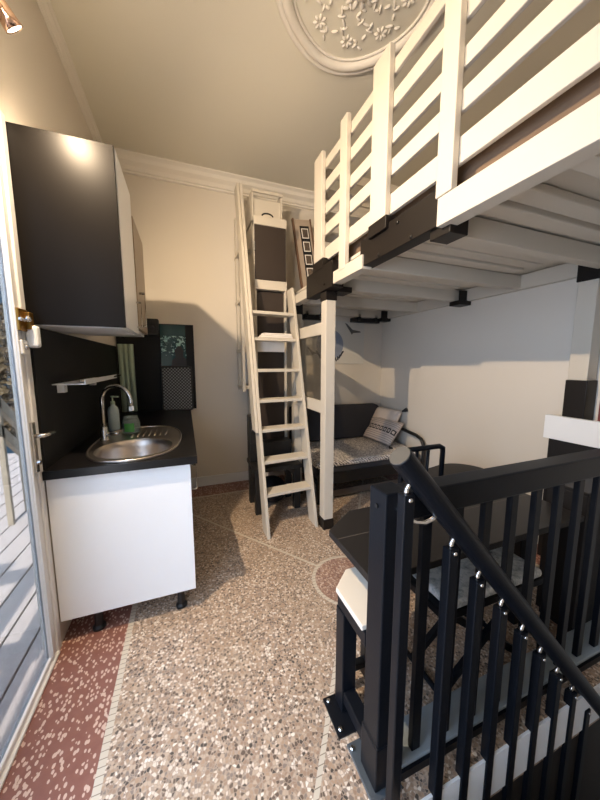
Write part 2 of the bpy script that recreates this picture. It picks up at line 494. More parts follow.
# ------------------------------------------------------------------ glazed door in the left wall
door = bpy.data.objects.new('door_1', None); COL.objects.link(door); door.location = (XW, 1.0, 0); OFF['door_1'] = V((XW,1.0,0)); struct(door)
b = MB()
b.box(XW-.03, XW+.006, 1.600, 1.64, 0, DZ); b.box(XW-.06, XW+.006, DY0, 1.600, DZ-.05, DZ)
b.build('door_frame', M['pvc'], door, bevel=.004)
b = MB(); b.box(XW-.022, XW-.001, 1.545, 1.598, .012, DZ-.052); b.box(XW-.022, XW-.001, .82, .88, .012, DZ-.052)
b.box(XW-.022, XW-.001, .88, 1.545, .012, .035); b.box(XW-.022, XW-.001, .88, 1.545, DZ-.12, DZ-.052)
leafd = b.build('door_leaf', M['pvc'], door, bevel=.004)
b = MB(); b.box(XW-.001, XW+.006, 1.545, 1.56, .035, DZ-.12); b.build('glazing_bead', M['pvc'], door, bevel=.002)
b = MB(); b.box(XW-.020, XW-.012, .88, 1.545, .035, DZ-.12); b.build('glass_pane', M['pane'], door)
b = MB(); b.box(XW-.03, XW+.012, DY0, 1.60, 0, .012); b.build('threshold', M['pvc'], door, bevel=.003)
# handle with plate and lever
b = MB(); b.box(XW, XW+.014, 1.562, 1.592, .90, 1.12); plate = b.build('lock_plate', M['chrome'], door, bevel=.004)
b = MB(); b.tube([(XW+.012,1.577,1.06), (XW+.045,1.577,1.06), (XW+.05,1.585,1.06), (XW+.05,1.66,1.055)], .009, 10); b.build('lever', M['chrome'], plate, smooth=True)
b = MB(); b.lathe((XW+.012,1.577,.945), [(.011,0),(.011,.012),(.006,.013)], 16, axis=(1,0,0)); b.build('key_barrel', M['polish'], plate)
# brass latch, small catch
lat = thing('door_latch', 'brass surface bolt with bright knob on the white door stile', 'latch', (XW,1.53,1.55))
b = MB(); b.box(XW+.006, XW+.018, 1.545, 1.62, 1.50, 1.59); b.box(XW+.006, XW+.035, 1.59, 1.625, 1.51, 1.58); b.build('bolt_case', M['brass'], lat, bevel=.004)
b = MB(); b.tube([(XW+.024,1.535,1.545),(XW+.024,1.62,1.545)], .007, 10); b.ball((XW+.033,1.575,1.55), .013); b.build('bolt_knob', M['polish'], lat, smooth=True)
lc2 = thing('door_catch', 'small white plastic catch below the brass bolt on the door stile', 'catch', (XW,1.53,1.43))
b = MB(); b.box(XW+.006, XW+.016, 1.55, 1.60, 1.405, 1.465); b.build('catch_body', M['pvc'], lc2, bevel=.005)
b = MB(); b.lathe((XW+.016,1.575,1.437), [(.012,0),(.010,.01),(0,.012)], 16, axis=(1,0,0)); b.build('catch_knob', M['polish'], lc2, smooth=True)
sen = tag(MB().box(XW+.007, XW+.05, 1.60, 1.641, 1.435, 1.528).build('door_sensor', M['gloss_white'], bevel=.012, seg=3), 'white rounded plastic alarm sensor under the black wall cabinet beside the door', 'sensor')

# ------------------------------------------------------------------ outside
b = MB()
xx = -.66
while xx > -4.2:
    b.box(xx-.132, xx, -2.0, 6.0, -.09, -.06); xx -= .142
struct(b.build('floor_deck', M['deck'], bevel=.003))
b = MB(); b.box(-4.4, -.70, -2.2, 6.2, -.3, -.2); struct(b.build('floor_ground', M['stairdark']))
rail = thing('deck_railing', 'pale timber stair railing sloping down beyond the deck, seen through the door glass', 'railing', (-1.5,3.3,0))
for (z0, z1) in ((1.06, .30), (.80, .04)):
    b = MB(); b.bar((-1.5,3.18,z0+.06), (-1.5,4.3,z1-.12), .04, .09); b.build('rail', M['deckrail'], rail, bevel=.004)
for i in range(4):
    y = 3.25+i*.3; b = MB(); b.box(-1.52,-1.48, y, y+.04, -.06, 1.14-.74*(y-3.18)); b.build('post', M['deckrail'], rail, bevel=.004)
sc = thing('deck_shadow_screen', 'unseen slatted timber balustrade added to cast shadows along the deck', 'balustrade', (-2.2,.8,-.06))  # out of view, placed for its slat shadows on the boards
for z in (.10, .60, 1.12):
    b = MB(); b.box(-3.6,-.72,.78,.82, z, z+.09); b.build('rail', M['deckrail'], sc)
for i in range(13):
    x = -.74-i*.22; b = MB(); b.box(x-.11, x, .79, .81, -.06, 1.3); b.build('slat', M['deckrail'], sc)
def bush(name, label, c, r, n, m, seed):
    q = random.Random(seed); t = thing(name, label, 'shrub', (c[0], c[1], -.2))
    b = MB()
    for _ in range(n):
        d = V((q.gauss(0,1), q.gauss(0,1), q.gauss(0,1))).normalized()*q.uniform(.55,1)**.5
        p = V(c)+V((d.x*r[0], d.y*r[1], d.z*r[2]))
        if p.z < -.15: continue
        R = Euler((q.uniform(0,6), q.uniform(0,6), q.uniform(0,6))).to_matrix(); s = q.uniform(.05,.10)
        vs = [b.bm.verts.new(p+R @ V(v)) for v in ((-s*.45,0,0),(0,-s,.01),(s*.45,0,0),(0,s,.015))]
        b.bm.faces.new(vs)
    b.build('foliage', m, t)
    b = MB(); b.tube([(c[0],c[1],-.2),(c[0]+.05,c[1],c[2]*.5),(c[0],c[1]+.05,c[2])], [.06,.05,.03], 8); b.build('stem', M['stairdark'], t)
bush('shrub', 'brown autumnal shrub beyond the deck, tallest one behind the door glass', (-2.45,6.9,1.15), (1.2,.8,1.35), 7000, M['leaf'], 1)
bush('shrub', 'dark green low shrub beyond the sloping deck rail', (-.9,7.2,.8), (.35,.5,1.0), 1200, M['leaf2'], 2)
bush('shrub', 'olive shrub at the left end of the hedge outside', (-4.75,7.0,1.0), (1.0,.8,1.2), 3600, M['leaf2'], 4)

# ------------------------------------------------------------------ kitchen
KX, KY0, KY1 = .005, 1.644, 3.385
ys = [KY0, 2.23, 2.81, KY1]
labels = ['white base cabinet with plain end panel under the sink, nearest the camera',
          'white base cabinet in the middle of the worktop run', 'white base cabinet at the back wall under the worktop']
for i in range(3):
    y0, y1 = ys[i]+.001*i, ys[i+1]
    t = thing('base_cabinet', labels[i], 'cabinet', (-.28,(y0+y1)/2,0), 'base cabinets under the black worktop')
    if i: b = MB(); b.box(-.615, KX-.02, y0, y1, .12, .845)
    else:
        b = MB(); b.box(-.615, KX-.02, y0+.02, y1, .12, .70); b.box(-.615,-.59,y0+.02,y1,.70,.845); b.box(-.05,KX-.02,y0+.02,y1,.70,.845)
    b.build('carcass', M['gloss_white'], t)
    if i == 0:
        b = MB(); b.box(-.617, KX, y0, y0+.018, .12, .845); b.build('end_panel', M['gloss_white'], t, bevel=.0015)
    b = MB(); b.box(KX-.02, KX-.002 if i == 0 else KX, y0+(.022 if i == 0 else .002), y1-.002, .125, .84); dr = b.build('door', M['gloss_white'], t, bevel=.0015)
    ym = y0+.10
    b = MB(); b.tube([(KX-.002,ym,.66),(KX+.03,ym,.66),(KX+.03,ym,.80),(KX-.002,ym,.80)], .006, 8); b.build('handle', M['chrome'], dr, smooth=True)
    for (x, y) in ((-.475, y0+.05), (-.075, y0+.05), (-.475, y1-.05), (-.075, y1-.05)):
        b = MB(); b.lathe((x, y, 0), [(.03,0),(.03,.012),(.02,.022),(.018,.09),(.026,.1),(.026,.12)], 20); b.build('leg', M['rubber'], t, smooth=False)
wt = thing('worktop', 'black speckled worktop running from the glazed door to the back wall', 'worktop', (-.28,2.5,.845))
SX, SY, SA, SB = -.285, 2.07, .245, .43      # sink plate
BX, BY, BA, BB = -.285, 1.90, .195, .205     # bowl
b = MB(); b.prism([(-.623,1.622),(.04,1.622),(.04,3.408),(-.623,3.408)], .845, .885, hole=rounded(BX, BY, BA+.012, BB+.012, 2.2, 48))
b.build('top', M['worktop'], wt)
sk = thing('sink', 'oval stainless steel sink with round bowl and ribbed drainer set in black worktop', 'sink', (SX,SY,.885))
b = MB()
outer = rounded(SX, SY, SA, SB, 2.5, 64); inner = rounded(BX, BY, BA, BB, 2.15, 48)
b.prism(outer, .886, .892, hole=inner)
b.build('plate', M['sink'], sk, bevel=.002)
b = MB(); b.tube([(x, y, .893) for x, y in rounded(SX, SY, SA-.004, SB-.004, 2.5, 64)], .005, 8, closed=True); b.build('rim', M['sink'], sk, smooth=True)
b = MB()
rings = [(1, .890), (.96, .882), (.93, .85), (.88, .78), (.8, .745), (.5, .735), (.1, .732)]
prev = None
for f, z in rings:
    cur = [b.bm.verts.new((BX+BA*f*math.copysign(abs(math.cos(t))**.93, math.cos(t)), BY+BB*f*math.copysign(abs(math.sin(t))**.93, math.sin(t)), z)) for t in [2*PI*i/48 for i in range(48)]]
    if prev:
        for i in range(48): b.bm.faces.new((prev[i], prev[(i+1) % 48], cur[(i+1) % 48], cur[i]))
    prev = cur
b.bm.faces.new(prev)
b.build('bowl', M['sink'], sk, smooth=True)
b = MB(); b.lathe((BX,BY,.734), [(.035,0),(.035,.004),(.02,.005),(.018,.002),(0,.002)], 24); b.build('drain', M['polish'], sk)
b = MB()
for i in range(7):
    x = SX-.06+i*.034; b.tube([(x, 2.17, .893), (x+.004, 2.36-abs(i-3)*.012, .893)], .004, 6)
b.build('drainer_rib', M['sink'], sk, smooth=True)
# tap
tp = thing('tap', 'chrome gooseneck kitchen tap at the wall side of the sink', 'tap', (-.487,2.15,.892))
b = MB(); b.lathe((-.487,2.15,.892), [(.028,0),(.028,.006),(.022,.012),(.021,.075),(.016,.085)], 24); b.build('base', M['chrome'], tp, smooth=True)
d = V((.185,-.10,0)).normalized()
pts = [(-.487,2.15,.96), (-.487,2.15,1.13)] + arc(V((-.487,2.15,1.135))+d*.098, .098, PI, 0, 14, d, (0,0,1))
pts += [V((-.487,2.15,1.135))+d*.196+V((0,0,-.03))]
b = MB(); b.tube(pts, .0115, 12); b.build('spout', M['chrome'], tp, smooth=True)
e = V(pts[-1]); b = MB(); b.lathe(e+V((0,0,-.022)), [(.014,0),(.015,.004),(.014,.026)], 16); b.build('aerator', M['gloss_white'], tp, label='pale nozzle at the end of the spout')
b = MB(); b.tube([(-.47,2.14,.93),(-.44,2.11,.935),(-.40,2.075,.945)], [.013,.012,.008], 10); b.build('lever', M['chrome'], tp, smooth=True)
# bottles behind the tap
bt = thing('soap_bottle', 'slim pale soap bottle with mint pump behind the tap', 'bottle', (-.50,2.50,.885))
b = MB(); b.lathe((-.50,2.50,.885), [(.034,0),(.036,.01),(.036,.14),(.03,.165),(.014,.18),(.014,.19)], 20); b.build('body', M['soap'], bt, smooth=True)
b = MB(); b.lathe((-.50,2.50,1.075), [(.015,0),(.015,.02),(.005,.022),(.005,.05),(.012,.052),(.012,.06)], 14); b.tube([(-.50,2.50,1.13),(-.46,2.49,1.128)], .006, 8); b.build('pump', M['mint'], bt, smooth=True)
jr = thing('plastic_jar', 'squat clear jar with green label on the drainer beside the tap', 'jar', (-.36,2.30,.893))
b = MB(); b.lathe((-.36,2.30,.897), [(.052,0),(.056,.01),(.056,.075),(.045,.095),(.04,.10)], 24); b.build('body', M['jar'], jr, smooth=True)
b = MB(); b.lathe((-.36,2.30,.995), [(.043,0),(.043,.016),(.02,.02)], 24); b.build('lid', M['jar'], jr, smooth=True)
b = MB()
for i in range(9):
    a0, a1 = -2.2+i*.12, -2.2+(i+1)*.12
    vs = [b.bm.verts.new((-.36+.0575*math.cos(a), 2.30+.0575*math.sin(a), z)) for a, z in ((a0,.912),(a1,.912),(a1,.97),(a0,.97))]
    b.bm.faces.new(vs)
b.build('printed_label', M['green'], jr)
# splashbacks
sp = thing('splashback', 'glossy black glass splashback on the kitchen wall behind the tap', 'splashback', (-.593,2.5,.886))
b = MB(); b.box(-.624,-.612,1.645,3.394,.886,1.53); b.build('panel', M['splash'], sp, bevel=.001)
sp2 = thing('splashback', 'tall glossy black splashback on the back wall with a painted dark teal reflection at its right', 'splashback', (-.25,3.40,.886))
b = MB(); b.box(-.611,.10,3.395,3.409,.886,1.765); b.build('panel', M['splash'], sp2, bevel=.001)
b = MB(); b.box(-.22,.02,3.388,3.394,1.33,1.755); b.build('reflection_sheet', M['teal'], sp2, bevel=.001, label='painted dark teal reflection with pale scribbled marks')  # reflection in the black glass, put in as a coloured sheet
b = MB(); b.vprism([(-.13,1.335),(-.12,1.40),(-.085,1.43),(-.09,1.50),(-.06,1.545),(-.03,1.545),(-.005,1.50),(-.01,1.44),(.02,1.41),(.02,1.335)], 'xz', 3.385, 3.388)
b.build('reflected_figure', M['rubber'], sp2)  # reflected silhouette, painted as a dark cutout
pp = thing('fluted_pipe_cover', 'pale green fluted strip standing in the corner between the black splashbacks', 'trim strip', (-.53,3.36,.886))
b = MB(); b.box(-.60,-.465,3.375,3.394,.887,1.555); b.build('backing', M['mint'], pp)
for i in range(3):
    b = MB(); b.tube([(-.575+i*.043,3.372,.888),(-.575+i*.043,3.372,1.555)], .019, 12); b.build('flute', M['mint'], pp, smooth=True)
mt = thing('perforated_tray', 'black perforated metal tray leaning at the right end of the worktop', 'tray', (-.08,3.33,.885))
b = MB(); b.obox((-.08,3.335,1.110), (.275,.006,.43), Matrix.Rotation(-.09,3,'X')); b.build('mesh_sheet', M['mesh'], mt)
pts = []
Mx = Matrix.Rotation(-.09,3,'X')
for (cx, cz, a0) in ((.125,.205,0),(-.125,.205,PI/2),(-.125,-.205,PI),(.125,-.205,1.5*PI)):
    for i in range(5):
        a = a0+i*PI/8; pts.append(V((-.08,3.335,1.112))+Mx @ V((cx+.016*math.cos(a), 0, cz+.016*math.sin(a))))
b = MB(); b.tube(pts, .009, 8, closed=True); b.build('frame', M['rubber'], mt, smooth=True)
# wall shelf above the sink
sh = thing('wall_shelf', 'narrow white metal shelf on the black splashback above the tap', 'shelf', (-.58,2.2,1.26))
b = MB(); b.box(-.611,-.47,1.80,2.55,1.262,1.268); b.box(-.476,-.47,1.80,2.55,1.268,1.288); b.build('shelf_plate', M['gloss_white'], sh, bevel=.001)
b = MB(); b.tube([(-.52,1.90,1.275),(-.475,2.45,1.275),(-.46,2.62,1.28)], .006, 8); b.build('rod', M['chrome'], sh, smooth=True)
for y in (1.86, 2.42):
    b = MB(); b.box(-.611,-.58,y,y+.04,1.22,1.262); b.build('bracket', M['gloss_white'], sh)

# wall cabinets
w1 = thing('wall_cabinet', 'tall black-sided wall cabinet with white front above the sink', 'cabinet', (-.42,1.85,1.535), 'wall cabinets')
b = MB(); b.box(-.623,-.268,1.663,2.06,1.552,2.318); b.build('carcass', M['gloss_white'], w1)
b = MB(); b.box(-.623,-.252,1.644,1.662,1.537,2.322); b.build('end_panel', M['black_panel'], w1, bevel=.0015, label='matt black side panel')
b = MB(); b.box(-.623,-.27,1.663,2.06,1.535,1.551); b.build('bottom_panel', M['gloss_white'], w1, bevel=.001)
b = MB(); b.box(-.266,-.248,1.663,2.055,1.54,2.318); d1 = b.build('door', M['gloss_white'], w1, bevel=.0015)
b = MB(); b.tube([(-.249,2.02,1.58),(-.222,2.02,1.58),(-.222,2.02,1.72),(-.249,2.02,1.72)], .005, 8); b.build('handle', M['chrome'], d1, smooth=True)
w2 = thing('wall_cabinet', 'lower tan-fronted wall cabinet behind the tall black-sided one', 'cabinet', (-.42,2.28,1.575), 'wall cabinets')
b = MB(); b.box(-.623,-.268,2.063,2.51,1.578,2.21); b.build('carcass', M['gloss_white'], w2)
b = MB(); b.box(-.266,-.244,2.066,2.508,1.578,2.212); d2 = b.build('door', M['tan'], w2, bevel=.0015)
b = MB(); b.tube([(-.245,2.16,1.60),(-.215,2.16,1.60),(-.215,2.16,1.80),(-.245,2.16,1.80)], .007, 8); b.build('handle', M['chrome'], d2, smooth=True)
b = MB(); b.box(-.623,-.27,2.063,2.51,1.560,1.577); b.build('bottom_panel', M['gloss_white'], w2)
sb = thing('wall_box', 'small black box speaker on the back wall beyond the wall cabinets', 'speaker', (-.28,3.34,1.64))
b = MB(); b.box(-.335,-.225,3.30,3.408,1.64,1.80); b.build('case', M['rubber'], sb, bevel=.006)
b = MB(); b.lathe((-.28,3.30,1.71), [(.035,0),(.035,.006),(.03,.008),(.008,.002),(0,.005)], 20, axis=(0,-1,0)); b.build('cone', M['sofa'], sb)

# ------------------------------------------------------------------ spot lamp above the door
def spotlight(LP, aim, label):
    sl = thing('wall_spotlight', label, 'lamp', (XW,LP.y-.1,LP.z+.12), 'spotlights above the door')
    q = V((XW+.001, LP.y-.1, LP.z+.12))
    b = MB(); b.lathe(q, [(.045,0),(.045,.012),(.03,.02)], 24, axis=(1,0,0)); b.build('wall_plate', M['chrome'], sl)
    b = MB(); b.tube([q+V((.014,0,0)), q+V((.05,.01,.005)), LP-aim*.075], .007, 10); b.build('arm', M['chrome'], sl, smooth=True)
    b = MB(); b.lathe(LP-aim*.085, [(0,0),(.02,.0),(.026,.012),(.028,.06),(.031,.085),(.029,.085),(.026,.07)], 28, axis=aim, cap=False); b.build('shade', M['copper'], sl, smooth=True)
    b = MB(); b.lathe(LP-aim*.006, [(.027,0),(.024,.004),(0,.006)], 24, axis=aim); b.build('bulb', M['bulb'], sl, smooth=True)
LP = V((-.50,1.466,2.519)); aim = V((.55,.50,-.75)).normalized()
spotlight(LP, aim, 'copper spotlight with lit warm bulb at the top left corner of the photo')
LP2 = V((-.50,1.24,2.53)); aim2 = V((1,.62,-.85)).normalized()
spotlight(LP2, aim2, 'copper spotlight above the door nearer the camera than the other one')
LP3 = V((-.50,.30,2.56)); aim3 = V((.75,.45,.75)).normalized()  # added fitting out of view, put in to lift the ceiling
spotlight(LP3, aim3, 'added unseen copper spotlight turned up to brighten the ceiling, farthest from the kitchen')

# ------------------------------------------------------------------ tall cupboard behind the ladder
cb = thing('tall_cupboard', 'tall narrow cupboard with dark brown panels and white rails behind the ladder', 'cupboard', (.83,3.1,.5))
b = MB(); b.box(.655,.675,2.93,3.39,.52,2.70); b.build('side_panel', M['white'], cb, bevel=.002)
b = MB(); b.box(.955,.975,2.93,3.39,.52,2.70); b.build('side_panel', M['white'], cb, bevel=.002)
b = MB(); b.box(.675,.955,2.95,3.39,2.08,2.68); b.build('carcass', M['dark_door'], cb)
b = MB(); b.box(.675,.955,3.0,3.39,.52,2.07); b.build('carcass', M['dark_door'], cb)
b = MB(); b.box(.66,.97,2.925,2.945,2.165,2.655); b.build('door', M['dark_door'], cb, bevel=.002, label='dark brown upper door')
b = MB(); b.box(.66,.97,2.96,2.98,.54,2.06); b.build('door', M['dark_door'], cb, bevel=.002, label='dark brown lower door')
b = MB(); b.box(.655,.975,2.915,2.99,2.655,2.735); tr_ = b.build('rail', M['white'], cb, bevel=.003, label='white top rail')
b = MB(); b.box(.655,.975,2.915,2.99,2.075,2.16); b.build('rail', M['white'], cb, bevel=.003, label='white middle rail')
b = MB(); b.tube(arc((.79,2.925,2.735), .055, PI*.93, PI*.07, 10, (1,0,0), (0,0,.55)), .007, 8); b.build('handle', M['rubber'], tr_, smooth=True)
b = MB(); b.box(.648,.662,2.91,2.925,2.42,2.5); b.build('hinge', M['polish'], cb)
bx = thing('storage_box', 'white open-fronted box standing on top of the tall cupboard', 'box', (.83,3.15,2.735))
b = MB(); b.box(.66,.96,3.0,3.37,2.737,2.75); b.box(.66,.675,3.0,3.37,2.75,3.0); b.box(.945,.96,3.0,3.37,2.75,3.0); b.box(.675,.945,3.02,3.035,2.75,2.93)
b.build('body', M['white'], bx, bevel=.002)
b = MB(); b.bar((.66,2.99,2.98),(.96,2.99,2.98),.02,.025); b.build('front_rail', M['white'], bx, bevel=.002)
b = MB(); b.box(.545,.575,3.06,3.12,1.08,2.85); b.build('side_rack_upright', M['white'], cb, bevel=.003)
b = MB(); b.box(.545,.575,3.3,3.36,1.08,2.85); b.build('side_rack_upright', M['white'], cb, bevel=.003)
for z in (1.10,1.48,1.98,2.45):
    b = MB(); b.box(.54,.656,3.10,3.38,z,z+.035); b.build('side_rack_ledge', M['white'], cb, bevel=.003)

# bench and bits under the cupboard
st = thing('black_bench', 'low black wooden bench on the floor behind the ladder foot', 'bench', (.83,2.85,0))
b = MB(); b.box(.535,.985,2.52,2.88,.40,.44); b.build('seat', M['rubber'], st, bevel=.004)
for (x, y) in ((.575,2.57),(.575,2.83),(.945,2.57),(.945,2.83)):
    b = MB(); b.box(x-.03,x+.03,y-.03,y+.03,0,.40); b.build('leg', M['rubber'], st, bevel=.003)
b = MB(); b.box(.56,.59,2.60,2.80,.3,.4); b.build('apron', M['rubber'], st)
b = MB(); b.box(.93,.96,2.60,2.80,.3,.4); b.build('apron', M['rubber'], st)
bg = thing('travel_bag', 'dark navy bag lying under the black bench', 'bag', (.83,2.86,0))
b = MB(); b.ball((.76,2.78,.125), (.145,.16,.125), None, 20, 12); b.build('body', M['bag'], bg, smooth=True)
b = MB(); b.tube(arc((.73,2.63,.17), .06, PI, 0, 8, (1,0,0), (0,-.4,.7)), .008, 8); b.build('strap', M['bag'], bg, smooth=True)
b = MB(); b.box(.69,.72,2.63,2.645,.16,.185); b.build('tag', M['cloth'], bg, label='small white tag')
kb = thing('black_crate', 'small black crate on the left end of the bench behind the ladder', 'crate', (.62,2.9,.44))
b = MB(); b.box(.54,.60,2.72,2.86,.62,.88); b.box(.54,.95,2.72,2.86,.441,.62); b.build('body', M['rubber'], kb, bevel=.006)
b = MB(); b.box(.555,.585,2.714,2.72,.74,.77); b.build('hand_hole', M['polish'], kb)

# ------------------------------------------------------------------ loft bed
loft = thing('loft_bed', 'white timber loft bed with slatted guard rail on black-sleeved beams and posts', 'loft bed', (1.05,2.1,0))
LX0, LX1 = 1.0, 1.07
def part(name, m, *boxes, bevel=.003, label=None, parent=loft):
    b = MB()
    for q in boxes: b.box(*q)
    return b.build(name, m, parent, bevel=bevel, label=label)
ZB0, ZB1 = 1.93, 2.04
part('side_beam', M['white'], (LX0,LX1,YS+.02,1.035,ZB0,ZB1))
part('side_beam', M['white'], (LX0,LX1,1.60,1.97,ZB0-.005,ZB1-.035))
part('side_beam', M['white'], (LX0,LX1,2.45,3.40,ZB0-.005,ZB1-.035))
part('steel_sleeve', M['sleeve'], (LX0+.012,LX1+.02,1.0,1.64,ZB0+.01,ZB1+.05), (LX0+.03,LX1+.06,.99,1.10,ZB0-.03,ZB1-.045), label='black steel channel joining the side beam')
part('steel_sleeve', M['sleeve'], (LX0-.006,LX1+.02,1.975,2.45,ZB0-.02,ZB1+.05), label='black steel bracket over the front post')
part('post_bracket', M['sleeve'], (LX0-.008,LX1+.015,1.37,1.53,ZB1+.02,2.125))
part('post_bracket', M['sleeve'], (LX0-.008,LX1+.015,2.12,2.31,ZB1+.04,2.15))
for (y, z) in ((1.2,1.955),(1.45,1.955),(1.3,2.06),(2.1,1.95)):
    b = MB(); b.lathe((LX0+.012 if y < 1.9 else LX0-.006, y, z), [(.01,0),(.01,.005),(.004,.008)], 10, axis=(-1,0,0)); b.build('bolt', M['sleeve'], loft)
part('light_stop_plate', M['sleeve'], (LX1+.001,LX1+.02,1.64,3.40,ZB0+.005,ZB1))  # added strip closing the gap where lamp light leaked under the loft
# posts with black cap and shoe
def post(x0, x1, y0, y1, z0, z1, cap0, shoe):
    p = part('post', M['white'], (x0,x1,y0,y1,z0,z1), bevel=.004)
    part('post_cap', M['sleeve'], (x0-.006,x1+.006,y0-.006,y1+.006,z1,cap0), parent=p)
    part('post_shoe', M['sleeve'], (x0-.006,x1+.006,y0-.006,y1+.006,shoe,z0), parent=p)
    return p
post(1.018,1.10,2.11,2.20,.085,1.845,1.945,0)
post(1.018,1.10,2.82,2.91,.085,1.845,1.945,0)
rp = post(2.36,2.46,1.12,1.225,1.26,1.88,2.03,.862)
part('brace', M['white'], (1.02,1.055,2.2,2.82,1.595,1.69))
part('brace', M['white'], (1.02,1.055,2.2,2.82,.965,1.065))
part('infill_panel', M['smoky'], (1.035,1.04,2.2,2.82,1.065,1.595), bevel=0, label='translucent smoky infill panel')
# joists, deck and far ledger
for y in (.1,.55,1.07,1.62,2.14,2.72,3.28):
    part('joist', M['white'], (LX1+.0, 2.42, y, y+.06, ZB0+.005, ZB1-.01))
part('ledger', M['white'], (2.42,2.468,YS+.02,3.40,ZB0,ZB1-.005))
part('deck', M['white'], (LX0+.05,2.468,YS+.03,3.40,ZB1+.0,ZB1+.02), bevel=0)
for y in (.30,.42,.80,.92,1.24,1.34,1.46,1.75,1.86,1.98,2.28,2.4,2.52,2.84,2.96,3.10):
    part('bed_slat', M['white'], (LX1+.1,2.20,y,y+.085,ZB0+.07,ZB1-.005), bevel=.006)
for y in (2.1,3.25):
    part('joist_shoe', M['sleeve'], (2.33,2.465,y-.02,y+.10,ZB0-.035,ZB0+.004), (2.33,2.42,y-.012,y,ZB0,ZB1-.02))
part('joist_shoe', M['sleeve'], (LX1+.02,LX1+.14,2.06,2.20,ZB0-.03,ZB0+.01))
part('ceiling_bracket', M['rubber'], (1.95,2.35,3.30,3.36,1.875,1.925), (2.02,2.06,3.28,3.40,1.89,1.97), (2.26,2.30,3.28,3.40,1.89,1.97))
part('ceiling_bracket', M['rubber'], (1.28,1.58,3.30,3.36,1.875,1.925), (1.32,1.36,3.28,3.40,1.89,1.97), (1.5,1.54,3.28,3.40,1.89,1.97))
# guard rail
GZ = [(2.139,2.237),(2.325,2.402),(2.475,2.546),(2.636,2.709),(2.791,2.856)]
for (z0, z1) in GZ:
    b = MB(); b.box(1.03,1.052,YS+.02,2.30,z0,z1); b.build('guard_slat', M['white'], loft, bevel=.004)
for (y0, y1, z0, z1) in ((2.16,2.30,2.152,2.90),(1.80,1.885,1.985,2.90),(1.385,1.525,2.127,2.915),(.965,1.045,2.042,2.93),(.35,.43,2.042,2.93)):
    b = MB(); b.box(.996,1.028,y0,y1,z0,z1); b.build('guard_upright', M['white'], loft, bevel=.004)
for (z0, z1) in GZ:
    b = MB(); b.box(1.054,2.46,2.26,2.28,z0,z1); b.build('end_slat', M['white'], loft, bevel=.004)
mtz = thing('mattress', 'brown-covered mattress lying on the loft deck behind the slats', 'mattress', (1.75,1.1,2.06))
b = MB(); b.box(1.10,2.44,YS+.04,2.22,2.062,2.20); b.build('pad', mat('brown_mattress_cover', srgb(120,98,78), .9, var=.08, bump=.2, bscale=100), mtz, bevel=.03, seg=4)

# photo strip poster
ps = thing('tall_photo_panel', 'tall grey panel with a column of black framed pictures leaning behind the loft end', 'picture', (1.33,3.1,2.06))
Mp = Matrix.Rotation(-.13,3,'X') @ Matrix.Rotation(-.10,3,'Y')
pc = V((1.275,3.15,2.49))
b = MB(); b.obox(pc, (.19,.02,.82), Mp); b.build('board', mat('grey_print_board', srgb(172,156,140), .6, var=.1, scale=20), ps, bevel=.002)
b = MB(); b.obox(pc+Mp @ V((.02,-.0115,-.02)), (.105,.004,.72), Mp); stp = b.build('film_strip', M['rubber'], ps)
for i in range(5):
    c = pc+Mp @ V((.02,-.015,.26-i*.14))
    b = MB(); b.obox(c, (.078,.003,.105), Mp); b.build('photo_border', M['cloth'], stp)
    b = MB(); b.obox(c+Mp @ V((0,-.002,0)), (.06,.003,.086), Mp); b.ball(c+Mp @ V((.004,-.004,.0)), (.02,.003,.03), Mp, 10, 8); b.build('photo', M['photo'], stp)
b = MB(); b.obox(pc+Mp @ V((-.1,-.004,0)), (.014,.035,.83), Mp); b.obox(pc+Mp @ V((.1,-.004,0)), (.014,.035,.83), Mp); b.build('frame_edge', mat('dark_wood_edge', srgb(110,84,66), .5), ps)

# ------------------------------------------------------------------ ladder
ld = thing('ladder', 'white wooden ladder with flat treads leaning up to the loft', 'ladder', (.77,2.2,0))
K = .285
lA, lB = V((.545,2.136,0)), V((.995,2.172,0))
tr = (lB-lA).normalized()                       # across
up = V((0,K,1)).normalized(); up = (up-tr*up.dot(tr)).normalized()
fw = up.cross(tr).normalized()
if fw.y > 0: fw = -fw
Mr = Matrix((tr, -fw, up)).transposed()
def stile(p, z0, z1, w, name='stile', dx=0):
    """board with foot cut level: polygon in (depth, z)"""
    b = MB(); bm = b.bm
    D = .15
    vs = []
    for s in (0, w):
        for (dd, z) in ((0, z0), (D, z0), (D, z1), (0, z1)):
            q = V(p)+tr*(s+dx)+V((0, 1, 0))*(dd)+V((0, K, 1))*z
            vs.append(bm.verts.new(q))
    for f in ((0,1,2,3),(7,6,5,4),(0,4,5,1),(1,5,6,2),(2,6,7,3),(3,7,4,0)): bm.faces.new([vs[i] for i in f])
    return b.build(name, M['white'], ld, bevel=.003)
stile(lA, 0, 3.03, .026)
stile(lB-tr*.026, 0, 2.075, .026)
stile(lA+V((0,.01,0)), .80, 3.03, .022, 'grab_rail', -.0245)
for z in (.32,.572,.822,1.063,1.32,1.593,1.832):
    b = MB(); bm = b.bm; vs = []
    for s in (.027, (lB-lA).length-.027):
        for (dd, zz) in ((.010, z-.026), (.146, z-.026), (.146, z), (.010, z)):
            vs.append(bm.verts.new(lA+tr*s+V((0,1,0))*(dd+K*z)+V((0,0,zz))))
    for f in ((0,1,2,3),(7,6,5,4),(0,4,5,1),(1,5,6,2),(2,6,7,3),(3,7,4,0)): bm.faces.new([vs[i] for i in f])
    b.build('tread', M['white'], ld, bevel=.003)
